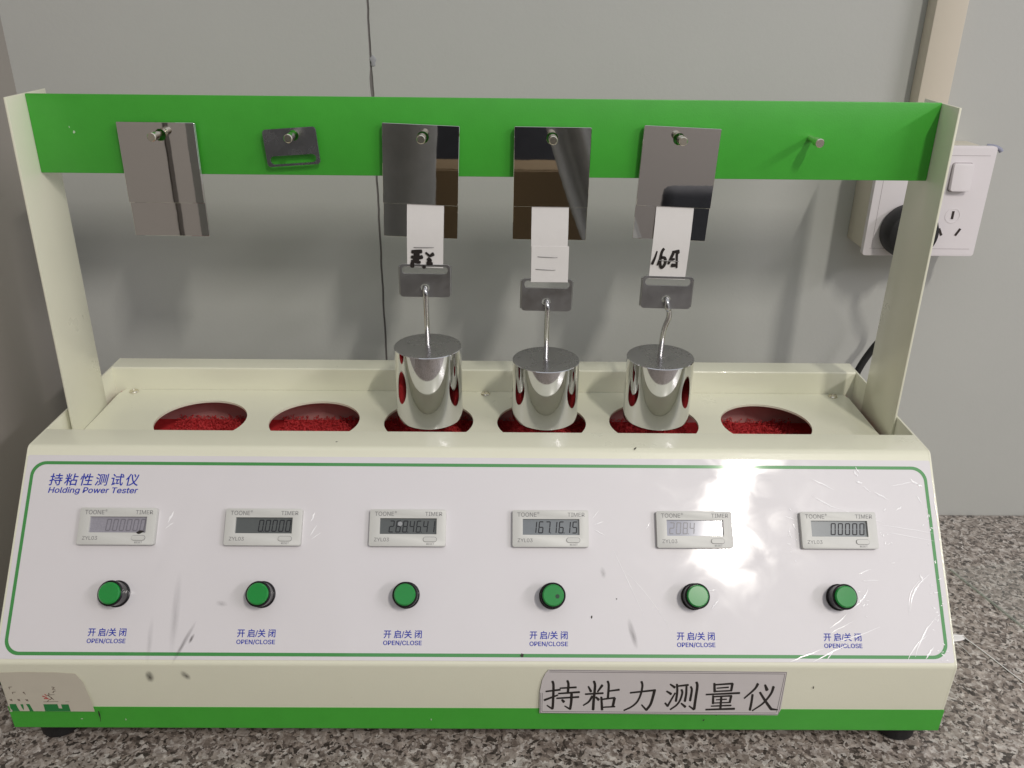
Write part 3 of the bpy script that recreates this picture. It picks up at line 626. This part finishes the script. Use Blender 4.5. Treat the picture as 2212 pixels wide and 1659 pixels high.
def strip(x0, z0, x1, z1, w, label, m=PAPER):
    """paper strip from under the front plate down to its clip; slightly curved"""
    L_ = math.hypot(x1-x0, z1-z0); ang = math.degrees(math.atan2(x0-x1, z0-z1)); yt = YP - 0.0004
    root = empty("paper_strip", (x0, yt, z0), label, "paper strip", "paper strips between plates and clips", Mx=xz(x0, yt, z0, ang))
    Mw = WM[root]; bm = bmesh.new(); n = 14; rows = []
    for k in range(n+1):
        t = k/n; y = 0.004 - (L_+0.004)*t; off = 0.0012*sin(pi*t)**2 + 0.0010*t
        rows.append([[bm.verts.new((sx*w/2 + random.uniform(-1, 1)*0.00005, y, off + d)) for d in (0, 0.0003)] for sx in (-1, 1)])
    for a, b in zip(rows, rows[1:]):
        (al, ar), (bl_, br_) = a, b
        bm.faces.new((al[1], ar[1], br_[1], bl_[1])); bm.faces.new((al[0], bl_[0], br_[0], ar[0]))
        bm.faces.new((al[0], al[1], bl_[1], bl_[0])); bm.faces.new((ar[0], br_[0], br_[1], ar[1]))
    for r_ in (rows[0], rows[-1]): bm.faces.new((r_[0][0], r_[0][1], r_[1][1], r_[1][0]))
    link("strip", smooth_angle(me_from(bm, "strip"), 40), m, root, Mw)
    return root, Mw, L_
STAPLE = mat("staple_wire", (0.30, 0.29, 0.29), 0.35, metal=1.0)
def staple(root, Mw, x0, z0, x1, z1, y):
    pts = spline([(x0, y+0.0009, z0), (x0+0.0002, y, z0), (x1-0.0002, y, z1), (x1, y+0.0009, z1)], 3)
    link("staple", tube_me("staple", pts, 0.00022, 8), STAPLE, root)
r3, M3, _ = strip(-0.03789, 0.33401, -0.03941, 0.29024, 0.0243, "white strip with thick black ink blots and one staple")
staple(r3, M3, -0.04579, 0.30422, -0.03384, 0.30432, 0.1549)
r4, M4, _ = strip(0.04439, 0.33381, 0.04449, 0.28041, 0.0245, "blank white strip with a folded lower half held by two staples")
# doubled lower half of the middle strip
bm = bmesh.new(); box_bm(bm, (0.03243, 0.1545, 0.28081), (0.05766, 0.1548, 0.30594))
me = me_from(bm, "folded_end"); link("folded_end", bevel_me(me, 0.00008, 1), PAPER, r4)
staple(r4, M4, 0.0374, 0.29865, 0.04925, 0.29824, 0.1543); staple(r4, M4, 0.03618, 0.28993, 0.04814, 0.28942, 0.1543)
r5, M5, _ = strip(0.12697, 0.33401, 0.12535, 0.28345, 0.0249, "white strip with handwritten 16 in black ink")
staple(r5, M5, 0.11938, 0.29672, 0.13143, 0.29611, 0.1549)
# handwriting, traced in centimetre-scale strokes
def w3(a, b):   # zoomed photo of strip three -> world x, z
    u = (1280 + a*0.0904)/1.47559; v = (760 + b*0.0904)/1.47559; return (-0.0463 + (u-899.2)*3.235e-4, 0.30209 - (v-542.7)*3.405e-4)
s3 = [([(440,490),(590,480),(760,480)],95,110), ([(600,480),(590,640),(560,800)],170,180), ([(420,660),(600,690),(780,660)],85,110), ([(410,790),(560,830),(700,840)],60,90), ([(440,860),(430,990)],110,120), ([(910,520),(1040,630)],60,70), ([(1160,560),(1050,630)],110,70), ([(980,720),(1050,780),(960,870)],110,100), ([(950,880),(1110,880)],100,90), ([(800,1000),(870,1000)],90,90)]
s5 = [([(375,470),(320,690),(245,890)],45,80), ([(600,385),(545,480),(510,700),(520,900),(570,1010),(650,950),(690,820),(660,690),(560,670)],80,80), ([(500,760),(420,930)],90,40), ([(910,500),(1120,450)],90,80), ([(930,540),(860,720),(800,880)],90,70), ([(1110,480),(1060,560),(1075,750),(1095,1010)],90,50), ([(900,740),(990,720)],80,60), ([(920,930),(1070,930)],110,80)]
def w5(a, b):
    u = (2060 + a*0.0904)/1.47559; v = (760 + b*0.0904)/1.47559; return (0.11593 + (u-1415.7)*3.235e-4, 0.30169 - (v-547.6)*3.405e-4)
for root, st, f, y in ((r3, s3, w3, 0.1550), (r5, s5, w5, 0.1550)):
    bm = bmesh.new(); strokes_bm(bm, [(p_, a_*1.2, b_*1.2) for p_, a_, b_ in st], lambda a, b: (a, b))
    for v in bm.verts:
        x, z = f(v.co.x, v.co.y); v.co = Vector((x, y - v.co.z, z))
    link("handwriting", me_from(bm, "handwriting"), BLACK_INK, root)

def clip(cx, zt, roll, zh, label, y=0.1560, folded=True, up=True):
    """clip with a long slot for the strip and a round hole for the hook; zt top z, height 0.0228"""
    w, h = 0.0343, 0.0231; cz = zt - h/2
    root = empty("slotted_clip", (cx, y, cz), label, "metal clip", "slotted metal clips", Mx=xz(cx, y, cz, roll))
    Mw = WM[root]
    slot = rrect(-0.0156, h/2-0.0066, 0.0156, h/2-0.0014, 0.0025, 5); hole = circle(0, -h/2+0.0064, 0.0031, 24)
    out = rrect(-w/2, -h/2, w/2, h/2, 0.0022, 4)
    me = ngon_prism("plate", out, -0.0007, 0.0007, [slot, hole]); bevel_me(me, 0.0002, 1, 60)
    link("plate", me, STEEL_BRUSH, root, Mw)
    if folded:
        for s in (-1, 1):      # rolled side flanges
            bm = bmesh.new(); x0 = s*(w/2)
            prof = [(x0, 0.0007), (x0 + s*0.0008, 0.0), (x0 + s*0.0010, -0.0015), (x0 + s*0.0004, -0.0036), (x0 - s*0.0003, -0.0034), (x0 + s*0.0002, -0.0015), (x0 - s*0.0001, -0.0003)]
            a = [bm.verts.new((p[0], -h/2+0.0015, p[1])) for p in prof]; b = [bm.verts.new((p[0], h/2-0.0018, p[1])) for p in prof]
            n = len(prof)
            for i in range(n): bm.faces.new((a[i], a[(i+1)%n], b[(i+1)%n], b[i]))
            bm.faces.new(a); bm.faces.new(b); link("side_flange", smooth_angle(me_from(bm, "side_flange"), 60), STEEL_BRUSH, root, Mw)
    return root
clip(-0.03971, 0.29236, 0.4, 0, "slotted clip below the black-blotted strip")
clip(0.04348, 0.28284, 0.9, 0, "slotted clip below the strip with two staples")
clip(0.12616, 0.28537, 1.2, 0, "slotted clip below the strip marked 16")
# the spare clip hangs upside down on the second pin, its hole on the pin
w, h = 0.0343, 0.0235
Mc = xz(-0.12271, YP, 0.36907, -4.2)
sp = empty("slotted_clip", (0, 0, 0), "empty slotted clip hanging alone on the second pin of the green bar", "metal clip", "slotted metal clips", Mx=Mc)
pin = Mc.inverted() @ Vector((PX[1], YP, PZ[1]))
me = ngon_prism("plate", rrect(-w/2, -h/2, w/2, h/2, 0.0022, 4), -0.0007, 0.0007, [rrect(-0.0148, -h/2+0.0014, 0.0148, -h/2+0.0066, 0.0025, 5), circle(pin.x, pin.y-0.0003, 0.0033, 24)]); bevel_me(me, 0.0002, 1, 60)
link("plate", me, mat("grey_steel", (0.42, 0.42, 0.45), 0.25, metal=1.0, rvar=0.06, vscale=60), sp, Mc)

YWT = 0.1588; WR = 0.0240
NICKEL2 = mat("hook_steel", (0.60, 0.60, 0.60), 0.16, metal=1.0, rvar=0.08, vscale=150)
def weight(cx, zt, zb, hook_pts, label):
    root = empty("hooked_weight", (cx, YWT, zb), label, "weight", "cylindrical hooked weights")
    Mw = WM[root]; H = zt - zb
    body = lathe("body", [(0, 0), (WR-0.0012, 0), (WR-0.0003, 0.0004), (WR, 0.0014), (WR, H-0.0005), (WR-0.0004, H-0.0001)], 96, cap=False)
    link("body", body, CHROME, root, Mw)
    link("top_face", lathe("top_face", [(0, H+0.00005), (0.0030, H+0.00005), (0.0034, H-0.0001), (0.0045, H), (WR-0.0004, H-0.0001), (WR-0.0006, H-0.0004), (0, H-0.0004)], 96), CHROME_TOP, root, Mw)
    pts = spline(hook_pts, 8)
    link("hook", tube_me("hook", pts, 0.0019, 16), NICKEL2, root)
    return root
weight(-0.03951, 0.23197, 0.17643, [(-0.03951, 0.1588, 0.22893), (-0.03946, 0.1572, 0.24167), (-0.03941, 0.15560000000000002, 0.25138), (-0.03936, 0.154, 0.26108), (-0.03931, 0.1524, 0.27078), (-0.03971, 0.153, 0.27453), (-0.03992, 0.156, 0.27595), (-0.04012, 0.159, 0.27412), (-0.04113, 0.1602, 0.26977)], "tallest and leftmost chrome weight, below the black-blotted strip")
weight(0.04459, 0.22224, 0.17654, [(0.04439, 0.1588, 0.2192), (0.04434, 0.1572, 0.23205), (0.04429, 0.15560000000000002, 0.24185), (0.04424, 0.154, 0.25165), (0.04419, 0.1524, 0.26146), (0.04378, 0.153, 0.26521), (0.04358, 0.156, 0.26663), (0.04338, 0.159, 0.2648), (0.04236, 0.1602, 0.26044)], "middle chrome weight with a straight hook")
weight(0.12627, 0.22498, 0.17704, [(0.12576, 0.1588, 0.22194), (0.12596, 0.157397668997669, 0.2345), (0.12616, 0.15624895104895106, 0.24231), (0.12697, 0.15523449883449883, 0.2492), (0.1288, 0.1541902097902098, 0.25629), (0.12829, 0.15344428904428906, 0.26136), (0.12677, 0.1524, 0.26389), (0.12637, 0.153, 0.26764), (0.12616, 0.156, 0.26906), (0.12596, 0.159, 0.26723), (0.12495, 0.1602, 0.26288)], "rightmost chrome weight with a bent hook")

# ------------------------------------------------------------ wall socket, trunking, plug
sk = empty("wall_socket", (0.339, YW, 0.316), "white two-gang wall socket with rocker switch on an ivory box", "wall socket")
YS = 0.2535
bk = ngon_prism("back_box", rrect(0.2972, 0.2775, 0.3812, 0.3572, 0.003, 4), 0, YW-YS-0.0003); bevel_me(bk, 0.0008, 2, 50)
link("back_box", bk, BOX_PL, sk, T((0, YW-0.0002, 0)) @ RX)
fp = ngon_prism("faceplate", rrect(0.2954, 0.2750, 0.3827, 0.3592, 0.0022, 4), 0, 0.0052); bevel_me(fp, 0.0012, 3, 50)
face = link("faceplate", fp, WHITE_PL, sk, T((0, YS, 0)) @ RX)
Yf = YS - 0.0052
groove = mat("socket_groove", (0.30, 0.26, 0.27), 0.6)
for zz in (0.3525, 0.2808): link("groove", box_me("groove", (0.3000, Yf-0.00012, zz-0.0001), (0.3785, Yf+0.0002, zz+0.0001)), groove, sk)
link("groove", box_me("groove", (0.3012, Yf-0.00012, 0.2815), (0.3014, Yf+0.0002, 0.3520)), groove, sk)
rk = ngon_prism("rocker_switch", rrect(0.3514, 0.3262, 0.3662, 0.3468, 0.0018, 4), 0, 0.0040); bevel_me(rk, 0.0010, 3, 50)
link("rocker_switch", rk, WHITE_PL, sk, T((0, Yf+0.0001, 0)) @ RX @ T((0.3588, 0.3365, 0)) @ Matrix.Rotation(rad(-5), 4, 'X') @ T((-0.3588, -0.3365, 0)))
link("switch_gap", ngon_prism("switch_gap", rrect(0.3510, 0.3256, 0.3666, 0.3473, 0.0018, 4), 0, 0.0002), groove, sk, T((0, Yf-0.00005, 0)) @ RX)
slotm = mat("socket_slot", (0.035, 0.025, 0.022), 0.7)
for cx, cz, r_, hh in ((0.3597, 0.3075, 0, 0.0062), (0.3528, 0.2942, 28, 0.0062), (0.3665, 0.2942, -28, 0.0062)):
    link("pin_slot", box_me("pin_slot", (-0.0009, -hh/2, 0), (0.0009, hh/2, 0.0003)), slotm, sk, T((cx, Yf, cz)) @ RX @ Matrix.Rotation(rad(r_), 4, 'Z'))
link("earth_ring", lathe("earth_ring", [(0.0060, 0), (0.0060, 0.0003), (0.0054, 0.0004), (0.0054, 0.0)], 36), WHITE_PL, sk, T((0.3597, Yf+0.00015, 0.3070)) @ RX)
tk = link("cable_trunking", box_me("cable_trunking", (0.3270, 0.2735, 0.3580), (0.3506, YW-0.0002, 1.08), 0.0008), TRUNK); tag(tk, "ivory vertical cable trunking running up the wall above the socket", "cable trunking")
cs = link("cable_stub", tube_me("cable_stub", spline([(0.379, 0.258, 0.3582), (0.3845, 0.256, 0.3578), (0.3883, 0.2555, 0.3560), (0.3895, 0.2552, 0.3545)], 5), 0.0017, 10), mat("blue_grey_tape", (0.27, 0.28, 0.36), 0.45)); tag(cs, "small blue-grey tag sticking out behind the white socket's top right corner", "tag")
pg = empty("power_plug", (0.3245, Yf, 0.296), "black round plug in the wall socket with its black cord behind the right post", "plug")
link("plug_body", lathe("plug_body", [(0.0195, 0), (0.0205, 0.002), (0.0205, 0.012), (0.0185, 0.017), (0.0120, 0.0200), (0, 0.0205)], 48), RUBBER, pg, T((0.3250, Yf, 0.2960)) @ RX)
cord = spline([(0.325, 0.232, 0.283), (0.334, 0.228, 0.262), (0.3390, 0.240, 0.236), (0.3345, 0.255, 0.212), (0.3248, 0.262, 0.191), (0.3155, 0.263, 0.168), (0.312, 0.264, 0.14), (0.310, 0.262, 0.09), (0.308, 0.25, 0.03)], 8)
link("cord", tube_me("cord", cord, 0.0029, 14), RUBBER, pg)

# ------------------------------------------------------------ things on the counter
gl_m = mat("clear_acrylic", (0.75, 0.82, 0.76), 0.06); gl_m.node_tree.nodes["Principled BSDF"].inputs["Alpha"].default_value = 0.035
ge_m = mat("acrylic_edge", (0.50, 0.55, 0.48), 0.2); ge_m.node_tree.nodes["Principled BSDF"].inputs["Alpha"].default_value = 0.45
g = empty("acrylic_sheet", (0.45, 0.1, ZC), "thin clear plastic sheet lying on the granite at the right edge", "plastic sheet")
link("sheet", ngon_prism("sheet", [(0.4012, 0.2000), (0.4422, 0.0680), (0.70, 0.11), (0.66, 0.25)], 0, 0.0012), gl_m, g, T((0, 0, ZC+0.0002)))
link("cut_edge", ngon_prism("cut_edge", [(0.4000, 0.2000), (0.4010, 0.2000), (0.4420, 0.0680), (0.4408, 0.0677)], 0, 0.0016), ge_m, g, T((0, 0, ZC+0.0001)))
WT = mat("white_thread", (0.80, 0.78, 0.77), 0.5)
th = empty("white_thread", (0.36, 0.11, ZC), "white thread trailing over the granite from under the tester's right side", "thread")
link("thread", tube_me("thread", spline([(0.285, 0.1190, ZC+0.0009), (0.3640, 0.1160, ZC+0.0009), (0.3725, 0.1115, ZC+0.0006), (0.3916, 0.0658, ZC+0.0006), (0.4190, 0.0, ZC+0.0006)], 6), 0.00045, 8), WT, th)
bm = bmesh.new(); bmesh.ops.create_icosphere(bm, subdivisions=3, radius=1)
for v in bm.verts: v.co = Vector((v.co.x*(0.0095 - 0.004*v.co.y), v.co.y*0.0042 + 0.002*v.co.x, max(0, v.co.z)*0.0009))
link("glue_blob", me_from(bm, "glue_blob", True), WT, th, T((0.3625, 0.1140, ZC+0.0001)))
link("loose_fibre", tube_me("loose_fibre", spline([(0.3610, 0.1080, ZC+0.0006), (0.3650, 0.1020, ZC+0.0004), (0.3670, 0.0930, ZC+0.0004)], 5), 0.00022, 6), WT, th)

# ------------------------------------------------------------ behind the camera: back wall, and stand-ins added for the mirror plates to reflect
bw = link("back_room_wall", box_me("back_room_wall", (-3, -2.66, -0.8), (3.4, -2.6, 0.9)), mat("back_room_paint", (0.42, 0.39, 0.37), 0.7)); tag(bw, kind="structure")
bx = empty("brown_mirror_standin", (-0.02, -0.78, -0.8), "brown box added behind the viewer for the two middle plates to mirror", "mirror stand-in")  # unseen box, added as a brown patch in the plates' reflections
link("standin_box", box_me("standin_box", (-0.20, -0.79, -0.8), (0.15, -0.70, 0.197), 0.003), mat("standin_brown", (0.13, 0.088, 0.04), 0.8, var=0.15, vscale=30), bx)
link("standin_flap", box_me("standin_flap", (-0.20, -0.70, 0.08), (0.15, -0.695, 0.195), 0.001), mat("standin_flap_brown", (0.15, 0.10, 0.048), 0.8), bx)
def cloth(name, x0, x1, z0, z1, y, skew, m, parent, seed):
    random.seed(seed); bm = bmesh.new(); nx, nz = 26, 26; ph = [random.uniform(0, 6) for _ in range(6)]
    g_ = [[None]*(nz+1) for _ in range(nx+1)]
    for i in range(nx+1):
        for j in range(nz+1):
            u, v = i/nx, j/nz; x = x0 + (x1-x0)*u + skew*(1-v) + 0.012*sin(5*v+ph[0]); z = z0 + (z1-z0)*v
            yy = y + 0.014*sin(9*u+2*v+ph[1]) + 0.008*sin(17*u-3*v+ph[2])
            g_[i][j] = (bm.verts.new((x, yy, z)), bm.verts.new((x, yy-0.006, z)))
    for i in range(nx):
        for j in range(nz):
            for s_ in (0, 1): bm.faces.new((g_[i][j][s_], g_[i+1][j][s_], g_[i+1][j+1][s_], g_[i][j+1][s_]))
    for i in range(nx):
        for j in (0, nz): bm.faces.new((g_[i][j][0], g_[i+1][j][0], g_[i+1][j][1], g_[i][j][1]))
    for j in range(nz):
        for i in (0, nx): bm.faces.new((g_[i][j][0], g_[i][j+1][0], g_[i][j+1][1], g_[i][j][1]))
    link(name, me_from(bm, name, True), m, parent)
CLOTH = mat("grey_cloth", (0.33, 0.333, 0.323), 0.9, var=0.2, vscale=25, bump=0.3, bscale=400)
gc = empty("clothing_standin", (0, -0.6, 0), "grey coat hanging behind the viewer, mirrored in the middle plates", "coat")  # unseen cloth, added in place of the person holding the camera
cloth("standin_torso", -0.34, -0.085, -0.75, 0.34, -0.60, 0.00, CLOTH, gc, 3)
cloth("standin_sleeve", 0.055, 0.15, -0.30, 0.33, -0.58, 0.26, CLOTH, gc, 4)

DKF = mat("dark_standin_fabric", (0.06, 0.062, 0.072), 0.85, var=0.2, vscale=60)
def chair(loc, top, label):  # unseen dark shape, added to darken the plates' reflections
    c = empty("dark_mirror_standin", loc, label, "chair", "dark chair shapes added for the plates to mirror"); M0 = WM[c]
    link("backrest", box_me("backrest", (-0.26, -0.03, 0.45), (0.26, 0.03, top), 0.02, 3), DKF, c, M0)
    link("seat", box_me("seat", (-0.24, -0.46, 0.41), (0.24, 0.0, 0.46), 0.02, 3), DKF, c, M0)
    for sx in (-1, 1):
        for y in (-0.43, -0.02): link("leg", box_me("leg", (sx*0.21-0.015, y-0.015, 0), (sx*0.21+0.015, y+0.015, 0.41), 0.003), DKF, c, M0)
chair((-0.10, -1.12, -0.8), 1.18, "tall dark chair shape added behind the viewer for the middle plates to mirror")
chair((0.584, -0.98, -0.8), 0.915, "low dark chair shape added behind the viewer for the right plate to mirror")
